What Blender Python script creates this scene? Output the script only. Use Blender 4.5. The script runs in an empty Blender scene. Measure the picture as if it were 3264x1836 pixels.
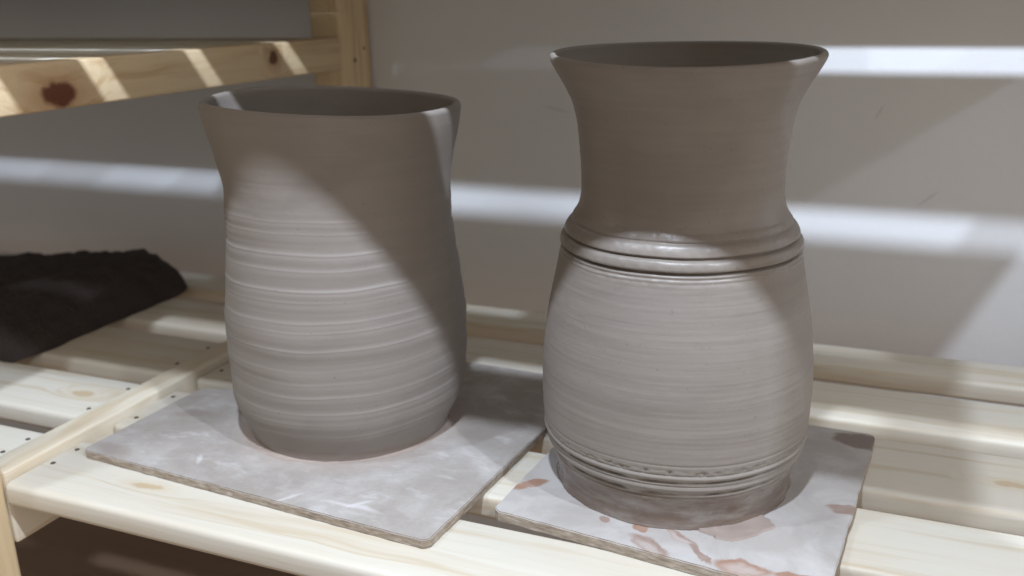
import bpy, bmesh, math, random
from mathutils import Vector, Matrix, noise
random.seed(7)
sc = bpy.context.scene
col = sc.collection

# ---------------------------------------------------------------- camera
CAM = (0.5090, -0.3697, 0.2902)
YAW, PIT, ROL = 0.3944, 0.3012, -0.0189
fw = Vector((-math.sin(YAW)*math.cos(PIT), math.cos(YAW)*math.cos(PIT), -math.sin(PIT)))
r0 = Vector((math.cos(YAW), math.sin(YAW), 0)); u0 = r0.cross(fw)
rt = r0*math.cos(ROL) + u0*math.sin(ROL); up = -r0*math.sin(ROL) + u0*math.cos(ROL)
cd = bpy.data.cameras.new('camera'); cam = bpy.data.objects.new('camera', cd); col.objects.link(cam)
m3 = Matrix((rt, up, -fw)).transposed()
cam.matrix_world = Matrix.Translation(CAM) @ m3.to_4x4()
cd.sensor_width = 36.0; cd.lens = 36.0*2999.4/3264.0
cd.clip_start = 0.01; cd.clip_end = 50
cd.dof.use_dof = True; cd.dof.focus_distance = 0.53; cd.dof.aperture_fstop = 7.0
sc.camera = cam

# ---------------------------------------------------------------- light of the room
w = bpy.data.worlds.new('World'); sc.world = w; w.use_nodes = True
bg = w.node_tree.nodes['Background']
bg.inputs[0].default_value = (1.0, 0.905, 0.82, 1); # the room is brighter towards its open right-hand end
wn = w.node_tree; tc = wn.nodes.new('ShaderNodeTexCoord'); sx = wn.nodes.new('ShaderNodeSeparateXYZ')
wn.links.new(tc.outputs['Generated'], sx.inputs[0])
def wm(op, a_, b_):
    n = wn.nodes.new('ShaderNodeMath'); n.operation = op
    for i, v in enumerate((a_, b_)):
        if hasattr(v, 'is_output'): wn.links.new(v, n.inputs[i])
        else: n.inputs[i].default_value = v
    return n.outputs[0]
xo = sx.outputs[0]
wn.links.new(wm('ADD', 0.43, wm('MULTIPLY', xo, wm('ADD', 0.55, wm('MULTIPLY', xo, 0.20)))), bg.inputs[1])
def lamp(name, loc, power, colr=(0.84, 0.94, 1.09), rad=0.017):
    d = bpy.data.lights.new(name, 'POINT'); d.energy = power; d.color = colr; d.shadow_soft_size = rad
    o = bpy.data.objects.new(name, d); col.objects.link(o); o.location = loc
    return o
for lx, pw in ((-0.12, 10), (0.42, 31), (1.055, 27), (1.63, 9)):   # a straight track of small spots in front of the shelves
    lamp('ceiling_spot', (lx, -0.315, 0.955), pw)
sc.view_settings.view_transform = 'Standard'; sc.view_settings.look = 'None'
sc.view_settings.exposure = 0.12; sc.view_settings.gamma = 1.0
sc.render.engine = 'CYCLES'

# ---------------------------------------------------------------- node helpers
class NT:
    def __init__(s, name):
        s.m = bpy.data.materials.new(name); s.m.use_nodes = True
        s.t = s.m.node_tree; s.n = s.t.nodes; s.l = s.t.links
        s.b = s.n['Principled BSDF']
    def node(s, typ, **kw):
        n = s.n.new(typ)
        for k, v in kw.items():
            if k.startswith('i_'):
                key = k[2:]; key = int(key) if key.isdigit() else key
                s.put(n, key, v)
            else: setattr(n, k, v)
        return n
    def put(s, n, key, v):
        if hasattr(v, 'is_output'): s.l.new(v, n.inputs[key])
        else: n.inputs[key].default_value = v
    def math(s, op, a, b=None, c=None, clamp=False):
        n = s.n.new('ShaderNodeMath'); n.operation = op; n.use_clamp = clamp
        s.put(n, 0, a)
        if b is not None: s.put(n, 1, b)
        if c is not None: s.put(n, 2, c)
        return n.outputs[0]
    def vmath(s, op, a, b=None):
        n = s.n.new('ShaderNodeVectorMath'); n.operation = op
        s.put(n, 0, a)
        if b is not None: s.put(n, 1, b)
        return n.outputs['Value' if op in ('LENGTH', 'DOT_PRODUCT') else 0]
    def noise(s, vec, scale, detail=4, rough=0.55, dist=0.0, out='Fac'):
        n = s.n.new('ShaderNodeTexNoise'); s.put(n, 'Vector', vec); s.put(n, 'Scale', scale)
        n.inputs['Detail'].default_value = detail; n.inputs['Roughness'].default_value = rough
        n.inputs['Distortion'].default_value = dist
        return n.outputs[out]
    def ramp(s, fac, stops):
        n = s.n.new('ShaderNodeValToRGB'); s.put(n, 0, fac)
        e = n.color_ramp.elements
        while len(e) < len(stops): e.new(0.5)
        for el, (p, c) in zip(e, stops):
            el.position = p; el.color = (c[0], c[1], c[2], 1) if not isinstance(c, (int, float)) else (c, c, c, 1)
        return n.outputs[0]
    def mix(s, fac, a, b, blend='MIX'):
        n = s.n.new('ShaderNodeMix'); n.data_type = 'RGBA'; n.blend_type = blend
        s.put(n, 0, fac)
        for k, v in ((6, a), (7, b)):
            if isinstance(v, tuple) and len(v) == 3: v = (*v, 1)
            s.put(n, k, v)
        return n.outputs[2]
    def smooth(s, v, lo, hi):
        n = s.n.new('ShaderNodeMapRange'); n.interpolation_type = 'SMOOTHSTEP'
        s.put(n, 0, v); n.inputs[1].default_value = lo; n.inputs[2].default_value = hi
        return n.outputs[0]
    def bump(s, h, strength, dist):
        n = s.n.new('ShaderNodeBump'); n.inputs['Strength'].default_value = strength
        n.inputs['Distance'].default_value = dist; s.put(n, 'Height', h)
        s.l.new(n.outputs[0], s.b.inputs['Normal'])
    def set(s, **kw):
        for k, v in kw.items():
            k = k.replace('_', ' ')
            if isinstance(v, tuple) and len(v) == 3: v = (*v, 1)
            s.put(s.b, k, v)
        return s.m
    def obj(s):
        return s.n.new('ShaderNodeTexCoord').outputs['Object']
    def blob(s, vec, cx, cy, rx, ry, ang=0.0, axes='xy', soft=0.25):
        """1 inside an ellipse in object space, 0 outside"""
        sep = s.n.new('ShaderNodeSeparateXYZ'); s.put(sep, 0, vec)
        a = sep.outputs['xyz'.index(axes[0])]; b = sep.outputs['xyz'.index(axes[1])]
        a = s.math('SUBTRACT', a, cx); b = s.math('SUBTRACT', b, cy)
        ca, sa = math.cos(ang), math.sin(ang)
        p = s.math('DIVIDE', s.math('ADD', s.math('MULTIPLY', a, ca), s.math('MULTIPLY', b, sa)), rx)
        q = s.math('DIVIDE', s.math('SUBTRACT', s.math('MULTIPLY', b, ca), s.math('MULTIPLY', a, sa)), ry)
        d = s.math('SQRT', s.math('ADD', s.math('MULTIPLY', p, p), s.math('MULTIPLY', q, q)))
        return s.math('SUBTRACT', 1.0, s.smooth(d, 1.0-soft, 1.0+soft))

# ---------------------------------------------------------------- materials
def pine(name, axis, base=(0.615, 0.588, 0.515), dark=(0.49, 0.395, 0.26), knots=(), rough=0.38, kcol=((0.38, 0.20, 0.09), (0.13, 0.045, 0.022))):
    t = NT(name); o = t.obj()
    rnd = t.node('ShaderNodeObjectInfo').outputs['Random']
    off = t.node('ShaderNodeCombineXYZ'); 
    for i, k in enumerate((3.1, 7.7, 5.3)): t.put(off, i, t.math('MULTIPLY', rnd, k))
    v = t.vmath('ADD', o, off.outputs[0])
    warp = t.noise(v, 9.0, 2, out='Color')
    wv = t.vmath('ADD', v, t.vmath('MULTIPLY', t.vmath('SUBTRACT', warp, (0.5, 0.5, 0.5)), (0.02, 0.012, 0.012)))
    # rings bend round the knots
    kmask = None
    for (a, b, ra, rb, axes) in knots:
        halo = t.blob(o, a, b, ra*2.6, rb*2.2, axes=axes, soft=0.7)
        wv = t.vmath('ADD', wv, t.vmath('MULTIPLY', t.node('ShaderNodeCombineXYZ', i_0=halo, i_1=halo, i_2=halo).outputs[0], (0.012, 0.012, 0.012)))
    sc_l = {'x': (1.6, 46, 46), 'y': (46, 1.6, 46), 'z': (46, 46, 1.6)}[axis]
    s1 = t.noise(t.vmath('MULTIPLY', wv, sc_l), 1.6, 3, 0.5, 0.6)
    sc_f = tuple(k*6 if k > 10 else k*4 for k in sc_l)
    s2 = t.noise(t.vmath('MULTIPLY', wv, sc_f), 1.0, 3, 0.6)
    big = t.noise(t.vmath('MULTIPLY', v, (3, 3, 3)), 2.0, 2)
    c = t.ramp(s1, [(0.30, base), (0.52, base), (0.66, dark), (0.78, base)])
    c = t.mix(0.40, c, base)
    c = t.mix(t.math('MULTIPLY', t.smooth(s2, 0.45, 0.75), 0.20), c, dark)
    c = t.mix(t.math('MULTIPLY', t.smooth(big, 0.45, 0.75), 0.30), c, (0.58, 0.48, 0.33))
    nd = t.vmath('ADD', o, t.vmath('MULTIPLY', t.vmath('SUBTRACT', t.noise(o, 75, 4, out='Color'), (0.5,0.5,0.5)), (0.009, 0.009, 0.009)))
    for (a, b, ra, rb, axes) in knots:
        k1 = t.blob(nd, a, b, ra*1.9, rb*1.8, axes=axes, soft=0.55)
        k2 = t.blob(nd, a, b, ra, rb, axes=axes, soft=0.25)
        c = t.mix(t.math('MULTIPLY', k1, 0.55), c, kcol[0])
        c = t.mix(k2, c, kcol[1])
    t.bump(t.math('ADD', s1, t.math('MULTIPLY', s2, 0.6)), 0.25, 0.0008)
    return t.set(Base_Color=c, Roughness=t.math('ADD', rough, t.math('MULTIPLY', s2, 0.15)), Specular_IOR_Level=0.5)
M_slat = pine('pine_slat', 'x', knots=((0.092, 0.0300, 0.011, 0.0030, 'xy'), (-0.062, 0.1270, 0.010, 0.0045, 'xy'), (0.592, 0.2180, 0.010, 0.0040, 'xy')),
              kcol=((0.58, 0.50, 0.37), (0.50, 0.40, 0.27)))
M_rail = pine('pine_rail', 'y', (0.69, 0.555, 0.36), (0.46, 0.30, 0.15),
              knots=((0.094, 0.2340, 0.0135, 0.0088, 'yz'), (0.327, 0.2415, 0.006, 0.006, 'yz')))
M_beam = pine('pine_beam', 'y', (0.655, 0.60, 0.49), (0.50, 0.39, 0.25))
M_post = pine('pine_post', 'z', (0.70, 0.56, 0.35), (0.43, 0.25, 0.11))

t = NT('screw_hole_dark'); M_screw_hole = t.set(Base_Color=(0.11, 0.09, 0.075), Metallic=0.3, Roughness=0.5)  # flat discs for the screw holes, the dark of the recess put into the colour

t = NT('wall_plaster'); o = t.obj()
n1 = t.noise(o, 3.5, 4); n2 = t.noise(o, 160, 4, 0.6)
c = t.mix(t.smooth(n1, 0.3, 0.75), (0.75, 0.765, 0.79), (0.70, 0.715, 0.74))
for (x, z, rx, rz, an) in ((0.535, 0.118, 0.010, 0.0009, 0.75), (0.20, 0.185, 0.012, 0.0012, -0.2), (0.49, 0.190, 0.006, 0.001, 1.1)):
    c = t.mix(t.math('MULTIPLY', t.blob(o, x, z, rx, rz, an, 'xz', 0.6), 0.35), c, (0.42, 0.40, 0.39))
t.bump(t.math('ADD', n2, t.math('MULTIPLY', t.noise(o, 45, 4), 1.2)), 0.22, 0.0012)
M_wall = t.set(Base_Color=c, Roughness=0.75)

t = NT('brown_floor'); o = t.obj()
n1 = t.noise(t.vmath('MULTIPLY', o, (2, 30, 1)), 2.0, 4)
M_floor = t.set(Base_Color=t.mix(n1, (0.19, 0.125, 0.08), (0.28, 0.19, 0.125)), Roughness=0.5)

def clay(name, base, wet, rough, wetz=None, lines=1.0):
    t = NT(name); o = t.obj()
    v = t.vmath('MULTIPLY', o, (6, 6, 190))
    streak = t.noise(v, 1.0, 4, 0.6); blot = t.noise(o, 22, 5, 0.6); fine = t.noise(o, 900, 2, 0.6)
    c = t.mix(t.smooth(streak, 0.30, 0.72), base, tuple(k*(1-0.12*lines) for k in base))
    c = t.mix(t.math('MULTIPLY', t.smooth(blot, 0.45, 0.75), 0.35), c, tuple(k*1.15 for k in base))
    damp = t.noise(t.vmath('MULTIPLY', o, (9, 9, 26)), 1.0, 5, 0.62, 0.8)
    c = t.mix(t.math('MULTIPLY', t.smooth(damp, 0.50, 0.66), 0.45), c, tuple(k*0.80 for k in base))
    grit = t.noise(o, 420, 2, 0.5)
    c = t.mix(t.math('MULTIPLY', t.smooth(grit, 0.70, 0.76), 0.5), c, tuple(k*0.55 for k in base))
    c = t.mix(t.math('MULTIPLY', t.smooth(fine, 0.62, 0.75), 0.12), c, tuple(k*0.6 for k in base))
    r = t.math('ADD', t.math('SUBTRACT', rough, t.math('MULTIPLY', t.smooth(damp, 0.50, 0.66), 0.10)), t.math('MULTIPLY', blot, 0.22))
    if wetz:
        sep = t.n.new('ShaderNodeSeparateXYZ'); t.put(sep, 0, o)
        z = t.math('ADD', sep.outputs[2], t.math('MULTIPLY', t.math('SUBTRACT', blot, 0.5), 0.010))
        for lo, hi in wetz:
            zq = z if lo < 0.1 else sep.outputs[2]
            wm = t.math('MULTIPLY', t.smooth(zq, lo-0.004, lo), t.math('SUBTRACT', 1.0, t.smooth(zq, hi, hi+(0.004 if lo < 0.1 else 0.02))))
            sm = t.smooth(t.noise(t.vmath('MULTIPLY', o, (26, 26, 120)), 1.0, 5, 0.65), 0.30, 0.62)
            c = t.mix(t.math('MULTIPLY', t.math('MULTIPLY', wm, sm), 0.95 if lo < 0.1 else 0.12), c, wet)
            r = t.math('SUBTRACT', r, t.math('MULTIPLY', wm, 0.28 if lo < 0.1 else 0.21))
    t.bump(t.math('ADD', t.math('MULTIPLY', streak, lines), t.math('ADD', t.math('MULTIPLY', fine, 0.10), t.math('MULTIPLY', t.noise(o, 130, 4, 0.6), 0.45))), 0.20, 0.0008)
    return t.set(Base_Color=c, Roughness=r, Specular_IOR_Level=0.45)
M_clayL = clay('clay_leather_hard', (0.240, 0.216, 0.196), (0.2, 0.16, 0.14), 0.56, wetz=((-0.01, 0.011),), lines=0.4)
M_clayR = clay('clay_wet', (0.246, 0.221, 0.200), (0.145, 0.105, 0.083), 0.44, wetz=((-0.01, 0.027), (0.150, 0.172)), lines=0.75)

t = NT('dusty_board'); o = t.obj()
wp = t.vmath('ADD', o, t.vmath('MULTIPLY', t.vmath('SUBTRACT', t.noise(o, 14, 3, out='Color'), (0.5,)*3), (0.02, 0.02, 0)))
a = t.noise(wp, 15, 6, 0.68, 0.4); b = t.noise(t.vmath('MULTIPLY', wp, (1.0, 2.2, 1)), 40, 6, 0.7, 0.3); f = t.noise(o, 600, 3, 0.7)
c = t.mix(t.smooth(a, 0.36, 0.66), (0.315, 0.287, 0.263), (0.42, 0.40, 0.385))
c = t.mix(t.math('MULTIPLY', t.smooth(b, 0.52, 0.70), 0.55), c, (0.51, 0.50, 0.495))
c = t.mix(t.math('MULTIPLY', t.smooth(b, 0.48, 0.33), 0.4), c, (0.29, 0.245, 0.22))
for (x, y, rx, ry, an) in ((0.052, 0.118, 0.012, 0.006, 0.3), (0.045, 0.052, 0.02, 0.006, -0.2)):
    c = t.mix(t.math('MULTIPLY', t.blob(wp, x, y, rx, ry, an, soft=0.6), 0.5), c, (0.26, 0.215, 0.19))
# clay wash round the pot's foot
ring = t.blob(wp, 0.168, 0.150, 0.084, 0.080, soft=0.10)
c = t.mix(t.math('MULTIPLY', ring, 0.45), c, (0.40, 0.33, 0.29))
for (x, y, rx, ry, an) in ((0.233, 0.046, 0.017, 0.0015, 0.0), (0.236, 0.0485, 0.006, 0.0015, 0.6), (0.19, 0.043, 0.008, 0.0014, 0.9), (0.105, 0.062, 0.006, 0.0015, -0.9)):
    c = t.mix(t.math('MULTIPLY', t.blob(wp, x, y, rx, ry, an, soft=0.6), 0.5), c, (0.62, 0.61, 0.62))
c = t.mix(t.math('MULTIPLY', t.smooth(f, 0.5, 0.7), 0.15), c, (0.26, 0.23, 0.21))
t.bump(t.math('ADD', t.math('MULTIPLY', f, 0.5), b), 0.3, 0.0006)
M_board = t.set(Base_Color=c, Roughness=0.82)

t = NT('stained_board'); o = t.obj()
wp = t.vmath('ADD', o, t.vmath('MULTIPLY', t.vmath('SUBTRACT', t.noise(o, 70, 4, out='Color'), (0.5,)*3), (0.014, 0.014, 0)))
a = t.noise(o, 26, 5, 0.6, 0.6); f = t.noise(o, 600, 3, 0.7)
c = t.mix(t.smooth(a, 0.35, 0.68), (0.365, 0.340, 0.320), (0.455, 0.438, 0.425))
ST = [(0.321, 0.106, 0.012, 0.0042, 0.75), (0.374, 0.083, 0.0045, 0.0035, 0), (0.405, 0.066, 0.014, 0.0062, -0.62),
      (0.397, 0.083, 0.005, 0.004, 0), (0.420, 0.079, 0.011, 0.0035, -0.65), (0.432, 0.067, 0.010, 0.0022, -0.75),
      (0.456, 0.062, 0.015, 0.0065, 0.1), (0.482, 0.063, 0.010, 0.005, 0.0), (0.500, 0.141, 0.009, 0.006, 0.1)]
for i, (x, y, rx, ry, an) in enumerate(ST):
    k = t.math('MULTIPLY', t.blob(wp, x, y, rx, ry, an, soft=0.18), t.math('ADD', 0.55, t.math('MULTIPLY', t.noise(o, 150, 4), 0.8)), clamp=True)
    inner = t.blob(wp, x, y-0.0015, rx*0.7, ry*0.62, an, soft=0.5)
    tint = (0.29, 0.165, 0.11) if i in (0, 6, 7, 3) else (0.27, 0.19, 0.155)
    c = t.mix(t.math('MULTIPLY', k, 0.95), c, tint)
    if i in (2, 4, 6): c = t.mix(t.math('MULTIPLY', inner, 0.55), c, (0.50, 0.46, 0.44))
k = t.math('MULTIPLY', t.blob(wp, 0.503, 0.2335, 0.0165, 0.0115, 0.0, soft=0.12), 0.9)
c = t.mix(k, c, (0.19, 0.145, 0.125))
c = t.mix(t.math('MULTIPLY', t.smooth(f, 0.52, 0.7), 0.12), c, (0.34, 0.30, 0.28))
t.bump(t.math('ADD', t.math('MULTIPLY', f, 0.5), a), 0.25, 0.0005)
M_board2 = t.set(Base_Color=c, Roughness=0.7)

t = NT('board_edge'); o = t.obj()
f = t.noise(t.vmath('MULTIPLY', o, (1, 1, 5)), 130, 4, 0.6)
M_edge = t.set(Base_Color=t.ramp(f, [(0.3, (0.20, 0.155, 0.115)), (0.55, (0.34, 0.285, 0.23)), (0.75, (0.50, 0.46, 0.42))]), Roughness=0.85)

t = NT('clay_slip'); o = t.obj()
n1 = t.noise(o, 60, 4)
M_slip = t.set(Base_Color=t.mix(n1, (0.36, 0.30, 0.27), (0.25, 0.195, 0.165)), Roughness=0.28)

t = NT('dry_slip'); o = t.obj()
M_slipdry = t.set(Base_Color=t.mix(t.noise(o, 80, 4), (0.42, 0.345, 0.30), (0.31, 0.25, 0.215)), Roughness=0.7)
t = NT('dark_clay'); o = t.obj()
n1 = t.noise(o, 35, 6, 0.7); n2 = t.noise(o, 260, 4, 0.7)
t.bump(t.math('ADD', n1, t.math('MULTIPLY', n2, 0.8)), 1.0, 0.007)
M_dark = t.set(Base_Color=t.mix(n1, (0.028, 0.021, 0.019), (0.085, 0.064, 0.056)), Roughness=0.9)

# ---------------------------------------------------------------- mesh helpers
def link(name, me, mat, parent=None):
    o = bpy.data.objects.new(name, me); col.objects.link(o)
    for m in (mat if isinstance(mat, (list, tuple)) else [mat]): me.materials.append(m)
    if parent: o.parent = parent
    return o
def tag(o, label=None, cat=None, group=None, kind=None):
    for k, v in (('label', label), ('category', cat), ('group', group), ('kind', kind)):
        if v: o[k] = v
    return o
def empty(name, loc=(0, 0, 0)):
    o = bpy.data.objects.new(name, None); col.objects.link(o); o.location = loc
    o.empty_display_size = 0.02
    return o
def bar(name, x0, x1, y0, y1, z0, z1, mat, parent, bev=0.004, seg=3):
    bm = bmesh.new(); bmesh.ops.create_cube(bm, size=1)
    for v in bm.verts:
        v.co = Vector(((x0+x1)/2 + v.co.x*(x1-x0), (y0+y1)/2 + v.co.y*(y1-y0), (z0+z1)/2 + v.co.z*(z1-z0)))
    bmesh.ops.bevel(bm, geom=bm.edges[:], offset=bev, segments=seg, affect='EDGES', profile=0.5)
    me = bpy.data.meshes.new(name); bm.to_mesh(me); bm.free()
    for p in me.polygons: p.use_smooth = True
    me.set_sharp_from_angle(angle=math.radians(50))
    return link(name, me, mat, parent)

# ---------------------------------------------------------------- setting
def sheet(name, pts, mat):
    me = bpy.data.meshes.new(name); me.from_pydata(pts, [], [tuple(range(len(pts)))])
    return tag(link(name, me, mat), kind='structure')
WY = 0.4935
sheet('wall', [(-4, WY, -0.6), (4, WY, -0.6), (4, WY, 2.2), (-4, WY, 2.2)], M_wall)
sheet('floor', [(-4, -3, -0.335), (4, -3, -0.335), (4, WY+0.01, -0.335), (-4, WY+0.01, -0.335)], M_floor)

# ---------------------------------------------------------------- shelving unit
unit = tag(empty('shelving_unit', (0, 0.22, -0.335)), 'pale pine slatted shelving unit standing against the white wall', 'shelf')
def put(o):                       # parts are modelled in world space
    o.matrix_parent_inverse = Matrix.Translation((0, -0.22, 0.335)); return o
TH = 0.0165
SL = [(0.0, 0.0662), (0.0925, 0.1600), (0.181, 0.2590), (0.2805, 0.3470), (0.383, 0.4320)]
HOLES = [(0.032, 0.0525), (0.107, 0.1465), (0.203, 0.242), (0.297, 0.331), (0.402, 0.424)]
bm = bmesh.new(); bmesh.ops.create_cone(bm, cap_ends=True, segments=14, radius1=0.0019, radius2=0.0015, depth=0.0008)
screw_hole_me = bpy.data.meshes.new('screw_hole'); bm.to_mesh(screw_hole_me); bm.free(); screw_hole_me.materials.append(M_screw_hole)
def shelf(x0, x1, zt, layout, holes=(), front=0.0):
    for i, (a, b) in enumerate(layout):
        if i == 0: a = max(a, front)
        s = put(bar('slat', x0, x1, a, b, zt-TH, zt, M_slat, unit, 0.0042, 4))
        for hx in holes:
            for hy in HOLES[i]:
                c = bpy.data.objects.new('screw_hole', screw_hole_me); col.objects.link(c); c.parent = s
                c.location = (hx + random.uniform(-.0006, .0006), hy, zt + 0.0001)
    for ex in ((x1-0.021,) if x0 > 0 else (x0+0.001,)):
        put(bar('cleat', ex, ex+0.020, 0.010, 0.428, zt-0.0475, zt-TH-0.0005, M_rail, unit, 0.0025, 2))
ZU = 0.345
shelf(0.001, 0.710, 0.0, SL, (0.0105,))
shelf(-0.775, -0.0247, 0.0, SL, (-0.0350,), front=0.006)
# shelves above (left bay at the upper rail; the next level spans both bays)
for a, b in ((0.030, 0.0662), (0.0925, 0.1600), (0.187, 0.2600), (0.2750, 0.3270), (0.363, 0.4320)):
    put(bar('slat', -0.775, -0.0247, a, b, 0.2545-TH, 0.2545, M_slat, unit, 0.004, 3))
for x0, x1 in ((0.001, 0.710), (-0.775, -0.0247)):
    for a, b in ((0.008, 0.061), (0.086, 0.150), (0.174, 0.2490), (0.277, 0.361), (0.394 if x0 > 0 else 0.3665, 0.488 if x0 > 0 else 0.4342)):
        put(bar('slat', x0, x1, a, b, ZU-TH, ZU, M_slat, unit, 0.004, 3))
put(bar('slat', -0.775, -0.0365, 0.4347, 0.488, ZU-TH, ZU, M_slat, unit, 0.002, 2))
def frame(x1):
    x0 = x1-0.0340
    put(bar('post', x0, x1, -0.062, 0.004, -0.3345, 0.62, M_post, unit, 0.004, 3))
    put(bar('post', x0, x1, 0.4350, 0.4920, -0.3345, 0.62, M_post, unit, 0.004, 3))
    lv = [(0.0052, -0.0470), (ZU+0.004, ZU-0.024)] + ([(0.2550, 0.2245)] if x1 < 0.1 else [])
    for zt, zb in lv:
        put(bar('rail', x1-0.0232, x1, 0.0042, 0.4348, zb, zt, M_beam if zt < 0.1 else M_rail, unit, 0.0018, 2))
frame(-0.0006); frame(0.7355)
for (y, z, r) in ((0.4596, 0.2317, 0.0034), (0.478, 0.2425, 0.0022)):
    c = bpy.data.objects.new('screw_hole', screw_hole_me); col.objects.link(c); c.parent = unit; put(c)
    c.rotation_euler = (0, math.pi/2, 0); c.location = (-0.0005, y, z); c.scale = (r/0.0024,)*2 + (1,)

# ---------------------------------------------------------------- boards
def board(name, poly, z0, z1, mats, label):
    cx = sum(p[0] for p in poly)/len(poly); cy = sum(p[1] for p in poly)/len(poly)
    # resample the outline and chip it a little
    pts = []
    n = len(poly)
    for i in range(n):
        a = Vector(poly[i]); b = Vector(poly[(i+1) % n]); L = (b-a).length; k = max(2, int(L/0.004))
        for j in range(k):
            p = a.lerp(b, j/k)
            ch = 0.0006*(noise.noise(Vector((p.x*120, p.y*120, 3))) )
            if j == 0: p = p + (Vector((cx, cy))-p).normalized()*0.0022
            d = (b-a).normalized(); pts.append(p + Vector((-d.y, d.x))*ch)
    bm = bmesh.new()
    vs = [bm.verts.new((p.x, p.y, z0)) for p in pts]
    f = bm.faces.new(vs)
    r = bmesh.ops.extrude_face_region(bm, geom=[f])
    for v in r['geom']:
        if isinstance(v, bmesh.types.BMVert): v.co.z = z1
    bmesh.ops.recalc_face_normals(bm, faces=bm.faces[:])
    top = [e for e in bm.edges if all(abs(v.co.z-z1) < 1e-6 for v in e.verts) and len(e.link_faces) == 2]
    bmesh.ops.bevel(bm, geom=top, offset=0.0006, segments=2, affect='EDGES')
    for fc in bm.faces: fc.material_index = 0 if fc.normal.z > 0.5 else 1
    me = bpy.data.meshes.new(name); bm.to_mesh(me); bm.free()
    return tag(link(name, me, mats), label, 'board')
b1 = board('bat_board', [(0.0225, 0.0455), (0.2905, 0.0275), (0.3085, 0.272), (0.125, 0.279), (0.088, 0.170), (0.0285, 0.1585)],
           0.0004, 0.0058, [M_board, M_edge], 'dusty grey board under the wide straight-mouthed pot')
b2 = board('bat_board', [(0.3110, 0.0700), (0.4975, 0.0490), (0.5130, 0.2470), (0.3235, 0.2520)],
           0.0004, 0.0066, [M_board2, M_edge], 'pale board with rusty brown stains under the flared-neck vase')

tag(board('light_block_board', [(-0.020, 0.354), (0.375, 0.352), (0.376, 0.424), (-0.020, 0.425)], ZU+0.0045, ZU+0.016, [M_board, M_edge], 'x'),  # out of view, added to block light through the rear slat gap
    'long unseen board added at the back of the shelf above to block light', 'board')
tag(board('bat_board', [(0.275, 0.136), (0.596, 0.130), (0.598, 0.226), (0.278, 0.230)], ZU+0.0004, ZU+0.0066, [M_board, M_edge], 'x'),  # also out of view, added to keep slat light out of the vase mouth
    'short unseen board added on the shelf above to block light between its slats', 'board')

# ---------------------------------------------------------------- pots
def interp(tab, z):
    if z <= tab[0][0]: return tab[0][1]
    for (a, ra), (b, rb) in zip(tab, tab[1:]):
        if z <= b:
            t_ = (z-a)/(b-a); t_ = t_; return ra + (rb-ra)*t_
    return tab[-1][1]
def smooth_tab(tab, n=400, win=0.006):
    z0, z1 = tab[0][0], tab[-1][0]; out = []
    for i in range(n+1):
        z = z0+(z1-z0)*i/n; s = 0
        for j in range(-6, 7): s += interp(tab, min(max(z+j/6*win, z0), z1))
        out.append((z, s/13))
    return out
def nz(x, y, s=0.0): return noise.noise(Vector((x, y, s)))
def pot(name, axis, z0, prof, radius_fn, wall, inner_floor, mat, SEG, zfn, rows_n=480):
    """outer rows from the foot up, a rounded lip, inner rows down to the floor"""
    verts, faces = [], []
    rows = []
    H = prof[-1]
    N = rows_n
    zs = [z0 + (H-z0)*i/N for i in range(N+1)]
    rows = [('o', z) for z in zs]
    lip = [('l', k/7) for k in range(1, 7)]
    inn = [('i', H - (H-inner_floor)*(k/60)**1.0) for k in range(0, 61)]
    allr = rows + lip + inn
    for typ, val in allr:
        for s in range(SEG):
            th = 2*math.pi*s/SEG
            if typ == 'o': r = radius_fn(val, th, True); z = val
            elif typ == 'l':
                ro = radius_fn(H, th, True); a = math.pi*val
                r = ro - wall/2 + wall/2*math.cos(a); z = H + wall*0.55*math.sin(a)
            else: r = radius_fn(val, th, False) - wall; z = val
            z += zfn(th, val if typ != 'l' else H)
            verts.append((r*math.cos(th), r*math.sin(th), z))
    R = len(allr)
    for i in range(R-1):
        for s in range(SEG):
            a = i*SEG+s; b = i*SEG+(s+1) % SEG
            faces.append((a, b, b+SEG, a+SEG))
    verts.append((0, 0, z0)); c0 = len(verts)-1
    verts.append((0, 0, inner_floor)); c1 = len(verts)-1
    for s in range(SEG):
        faces.append((c0, (s+1) % SEG, s)); b = (R-1)*SEG
        faces.append((c1, b+s, b+(s+1) % SEG))
    me = bpy.data.meshes.new(name); me.from_pydata(verts, [], faces)
    for p in me.polygons: p.use_smooth = True
    me.update()
    o = link(name, me, mat); o.location = (axis[0], axis[1], 0)
    return o
SEG = 220
# --- left: wide cylinder with throwing ridges
tabL = smooth_tab([(0.0058, 0.0690), (0.010, 0.0692), (0.015, 0.0714), (0.022, 0.0750), (0.032, 0.0785), (0.045, 0.0800), (0.065, 0.0808),
                   (0.088, 0.0810), (0.104, 0.0792), (0.122, 0.0772), (0.140, 0.0747), (0.156, 0.0738), (0.172, 0.0738),
                   (0.184, 0.0745), (0.194, 0.0762), (0.206, 0.0790), (0.216, 0.0812), (0.2245, 0.0822)], win=0.004)
RL = [0.1795, 0.1640, 0.1566, 0.1440, 0.1345, 0.1225, 0.1160, 0.1033, 0.0975, 0.0857, 0.0720, 0.0635, 0.0547, 0.0434, 0.0360, 0.0267]
AL = [0.25, 0.60, 0.5, 0.7, 0.35, 0.75, 0.4, 0.55, 0.5, 0.6, 0.3, 0.3, 0.55, 0.6, 0.3, 0.4]
FRONT = math.atan2(-1, 0.35)
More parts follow.
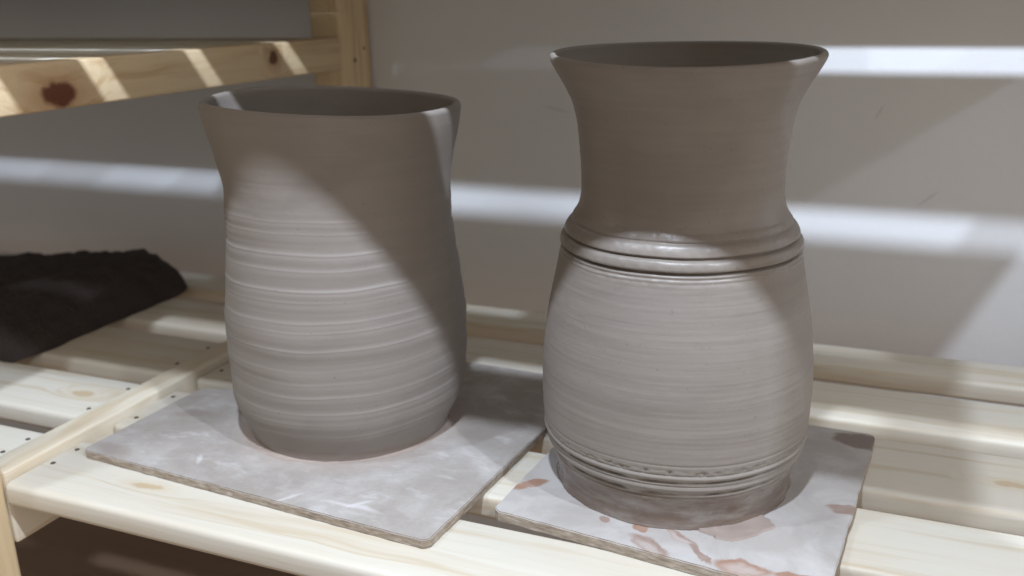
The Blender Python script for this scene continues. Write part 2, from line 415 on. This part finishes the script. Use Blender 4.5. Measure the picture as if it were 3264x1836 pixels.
def rL(z, th, outer):
    r = interp_fast(tabL, z)
    d = (th-FRONT+math.pi) % (2*math.pi) - math.pi
    low = max(0.0, min(1.0, (0.06-z)/0.05))
    r += 0.0022*low*math.cos(th-math.radians(213))            # leans out to one side at the foot
    r += 0.0008*nz(math.cos(th)*1.2+z*14, math.sin(th)*1.2, 2.0)
    sd = max(0.0, math.cos(th-math.radians(215)))**3
    r += sd*(-0.0009*math.exp(-((z-0.174)/0.007)**2) + 0.0004*math.exp(-((z-0.189)/0.005)**2))   # pinch under the flare
    zz = z - 0.0125*d/(2*math.pi) + 0.0012*nz(math.cos(th)*2, math.sin(th)*2, z*25)
    fade = 1.0 if z < 0.150 else max(0.10, 1-(z-0.150)/0.045)
    if outer:
        for k, (zc, a) in enumerate(zip(RL, AL)):
            q = zz-zc
            if -0.008 < q < 0.008:
                a *= 0.65+0.7*nz(math.cos(th)*1.6, math.sin(th)*1.6, k*3.7)+0.25
                r += 0.00036*a*math.exp(-(q/0.0007)**2)*fade               # thin finger line
                r += 0.00062*a*math.exp(-((q+0.0030)/0.0030)**2)*fade      # swelling below it
                r -= 0.00022*a*math.exp(-((q-0.0022)/0.0016)**2)*fade
        r += 0.0005*nz(zz*70, math.cos(th)*0.6, 7)*fade
        r += 0.00005*nz(zz*500, math.cos(th)*1.5, math.sin(th)*1.5)
    else:
        r += 0.0004*nz(zz*160, math.cos(th), 5)
    if z > 0.205: r += 0.0005*nz(math.cos(th)*2, math.sin(th)*2, 9)
    return r
def interp_fast(tab, z):
    n = len(tab)-1; z0, z1 = tab[0][0], tab[-1][0]
    x = (z-z0)/(z1-z0)*n; i = min(max(int(x), 0), n-1); f = min(max(x-i, 0), 1)
    return tab[i][1]*(1-f) + tab[i+1][1]*f
def zL(th, z):
    k = max(0.0, min(1.0, z/0.2245))**2
    return -0.0034*k*math.cos(th-math.radians(32.8)) + 0.0015*k*(1+math.cos(th-math.radians(123))) + 0.0005*k*math.sin(3*th)
potL = pot('clay_pot', (0.1684, 0.1538), 0.0058, [0.2245], rL, 0.0054, 0.016, M_clayL, SEG, zL)
tag(potL, 'wide grey clay pot with spiral throwing ridges and a thin slightly flared rim', 'pot')

# --- right: bellied vase, two rolled rings, flared neck
tabR = smooth_tab([(0.0066, 0.0712), (0.011, 0.0700), (0.018, 0.0708), (0.024, 0.0726), (0.029, 0.0745), (0.034, 0.0764), (0.040, 0.0779),
                   (0.050, 0.0789), (0.066, 0.0796), (0.084, 0.0793), (0.100, 0.0777), (0.116, 0.0755), (0.130, 0.0726),
                   (0.142, 0.0702), (0.152, 0.0685), (0.158, 0.0675), (0.164, 0.0650), (0.169, 0.0618), (0.173, 0.0594),
                   (0.178, 0.0574), (0.185, 0.0566), (0.198, 0.0568), (0.212, 0.0579), (0.224, 0.0592), (0.234, 0.0617),
                   (0.243, 0.0662), (0.251, 0.0712), (0.2575, 0.0745)], win=0.0028)
def rR(z, th, outer):
    r = interp_fast(tabR, z)
    cs, sn = math.cos(th), math.sin(th)
    r += 0.0005*nz(cs*1.3+z*10, sn*1.3, 4.0)
    if outer:
        zz = z + 0.0005*nz(cs*2, sn*2, z*20+3)
        # rolled rings
        for zc, hw, a in ((0.1698, 0.0020, 0.0004), (0.1640, 0.0035, 0.0009), (0.1564, 0.0032, 0.0012)):
            q = (zz-zc)/hw
            if abs(q) < 1: r += a*math.sqrt(1-q*q)
        for zc, wdt, a in ((0.1602, 0.0006, 0.0022+0.0006*nz(cs*5, sn*5, 3)), (0.1528, 0.0007, 0.0032+0.0006*nz(cs*5, sn*5, 6)), (0.1677, 0.0006, 0.0006), (0.1500, 0.0006, 0.0006), (0.1477, 0.0005, 0.0002)):
            r -= a*math.exp(-((zz-zc)/wdt)**2)
        # tool lines near the foot
        rag = 0.6+0.8*nz(cs*9, sn*9, 1.5)
        for zc, wdt, a in ((0.0492, 0.0005, 0.0003), (0.0432, 0.0005, 0.0006), (0.0385, 0.0008, 0.0024*min(1.3, max(0.2, rag+0.3))), (0.0362, 0.0004, 0.0006), (0.0304, 0.0009, 0.0026*max(0.0, rag)), (0.0275, 0.0006, 0.0008)):
            r -= a*math.exp(-((zz-zc)/wdt)**2)
        for zc, wdt, a in ((0.0414, 0.0008, 0.0005), (0.0340, 0.0010, 0.0006)):
            r += a*math.exp(-((zz-zc)/wdt)**2)
        if 0.0425 < zz < 0.0485:                        # chattered, torn row above the grooves
            kk = math.exp(-((zz-0.0452)/0.0013)**2)
            r -= 0.0024*kk*max(0.0, nz(th*42, zz*260, 8.0)+0.05)
        if z < 0.030: r += (0.0008*nz(cs*6, sn*6, z*25)+0.0003*nz(cs*22, sn*22, z*120))*min(1, (0.030-z)/0.006)
        r += 0.00025*nz(cs*30, sn*30, z*300)*(1 if 0.146 < z < 0.172 else 0.25) 
        r += 0.00011*nz(zz*420, cs*1.2, sn*1.2) + 0.00005*nz(zz*1100, cs*2, sn*2)
    return r
def zR(th, z): return (0.0006*math.sin(2*th+1) + 0.0026*math.cos(th-math.radians(102)))*max(0, z-0.19)/0.0675
potR = pot('clay_vase', (0.3963, 0.1539), 0.0066, [0.2575], rR, 0.0040, 0.017, M_clayR, 340, zR, 560)
tag(potR, 'wet clay vase with bellied body, ringed waist and flared neck', 'vase')

# thin slip spread out from the vase's foot over its board
def smear(name, pts, z, h, parent):
    bm = bmesh.new(); n = len(pts); cx = sum(p[0] for p in pts)/n; cy = sum(p[1] for p in pts)/n
    P = []
    for i in range(n):
        a = Vector(pts[i]); b = Vector(pts[(i+1) % n])
        for j in range(5):
            p = a.lerp(b, j/5); q = Vector((cx, cy))
            P.append(p + (p-q).normalized()*0.0016*nz(p.x*300, p.y*300, 2))
    lo = [bm.verts.new((p.x, p.y, z)) for p in P]
    hi = [bm.verts.new((cx+(p.x-cx)*0.95, cy+(p.y-cy)*0.95, z+h)) for p in P]
    for i in range(len(P)):
        k = (i+1) % len(P); bm.faces.new((lo[i], lo[k], hi[k], hi[i]))
    bm.faces.new(hi)
    bmesh.ops.recalc_face_normals(bm, faces=bm.faces[:])
    me = bpy.data.meshes.new(name); bm.to_mesh(me); bm.free()
    return link(name, me, M_slip, parent)
smear('clay_smear', [(0.418, 0.094), (0.428, 0.0885), (0.437, 0.0850), (0.446, 0.0845), (0.455, 0.0925), (0.466, 0.108), (0.458, 0.118), (0.44, 0.112)], 0.0067, 0.0009, b2)

ring_pts = []
for k in range(26):
    th = 2*math.pi*k/26; rr = 0.0712 + 0.0022*nz(math.cos(th)*3, math.sin(th)*3, 6) + 0.0055*max(0.0, math.cos(th-math.radians(225)))**3
    ring_pts.append((0.1684+rr*math.cos(th), 0.1538+rr*math.sin(th)))
smear('clay_smear', ring_pts, 0.0059, 0.0007, b1).data.materials[0] = M_slipdry

# ---------------------------------------------------------------- dark lump on the neighbouring shelf
def lump():
    NX, NY = 90, 70
    x0, x1, y0, y1 = -0.62, -0.166, 0.156, 0.404
    verts, faces = [], []
    def top(u, v):
        e = min(1.0, (1-u)/0.05)**0.5 if u > 0.95 else 1.0
        ed = min(1.0, v/0.05)*1.0 if v < 0.05 else (min(1.0, (1-v)/0.06)**0.5 if v > 0.94 else 1.0)
        z = 0.020 + 0.016*min(1.0, (1-u)/0.12)**0.8 - 0.050*max(0.0, (1-u)-0.12)
        z *= 0.78 + 0.22*v
        return max(0.001, z*e*max(0.0, ed))
    for j in range(NY+1):
        for i in range(NX+1):
            u = i/NX; v = j/NY
            x = x0+(x1-x0)*u; y = y0+(y1-y0)*v
            # rounded far corner, wavy edge
            if v > 0.8: x -= 0.045*((v-0.8)/0.2)**2.2*u
            x += 0.006*nz(y*28, 0, 3)*u; y += 0.004*nz(x*30, 1, 4)*(1 if v > 0.5 else -1)
            z = top(u, v)
            z += (0.0040*nz(x*45, y*45, 1)+0.0030*nz(x*120, y*120, 2)+0.0016*nz(x*260, y*260, 5))*min(1, z/0.015)
            verts.append((x, y, max(z, 0.0006)))
    W = NX+1
    for j in range(NY):
        for i in range(NX):
            a = j*W+i; faces.append((a, a+1, a+W+1, a+W))
    base = len(verts); border = [i for i in range(W)] + [j*W+NX for j in range(1, NY+1)] + [NY*W+i for i in range(NX-1, -1, -1)] + [j*W for j in range(NY-1, 0, -1)]
    for b in border: verts.append((verts[b][0], verts[b][1], 0.0003))
    n = len(border)
    for k in range(n):
        k2 = (k+1) % n; faces.append((border[k2], border[k], base+k, base+k2))
    faces.append(tuple(base+k for k in range(n-1, -1, -1)))
    me = bpy.data.meshes.new('clay_slab'); me.from_pydata(verts, [], faces); me.update()
    for p in me.polygons: p.use_smooth = True
    return tag(link('clay_slab', me, M_dark), 'rough dark brown slab lying on the slats of the neighbouring shelf', 'slab')
lump()
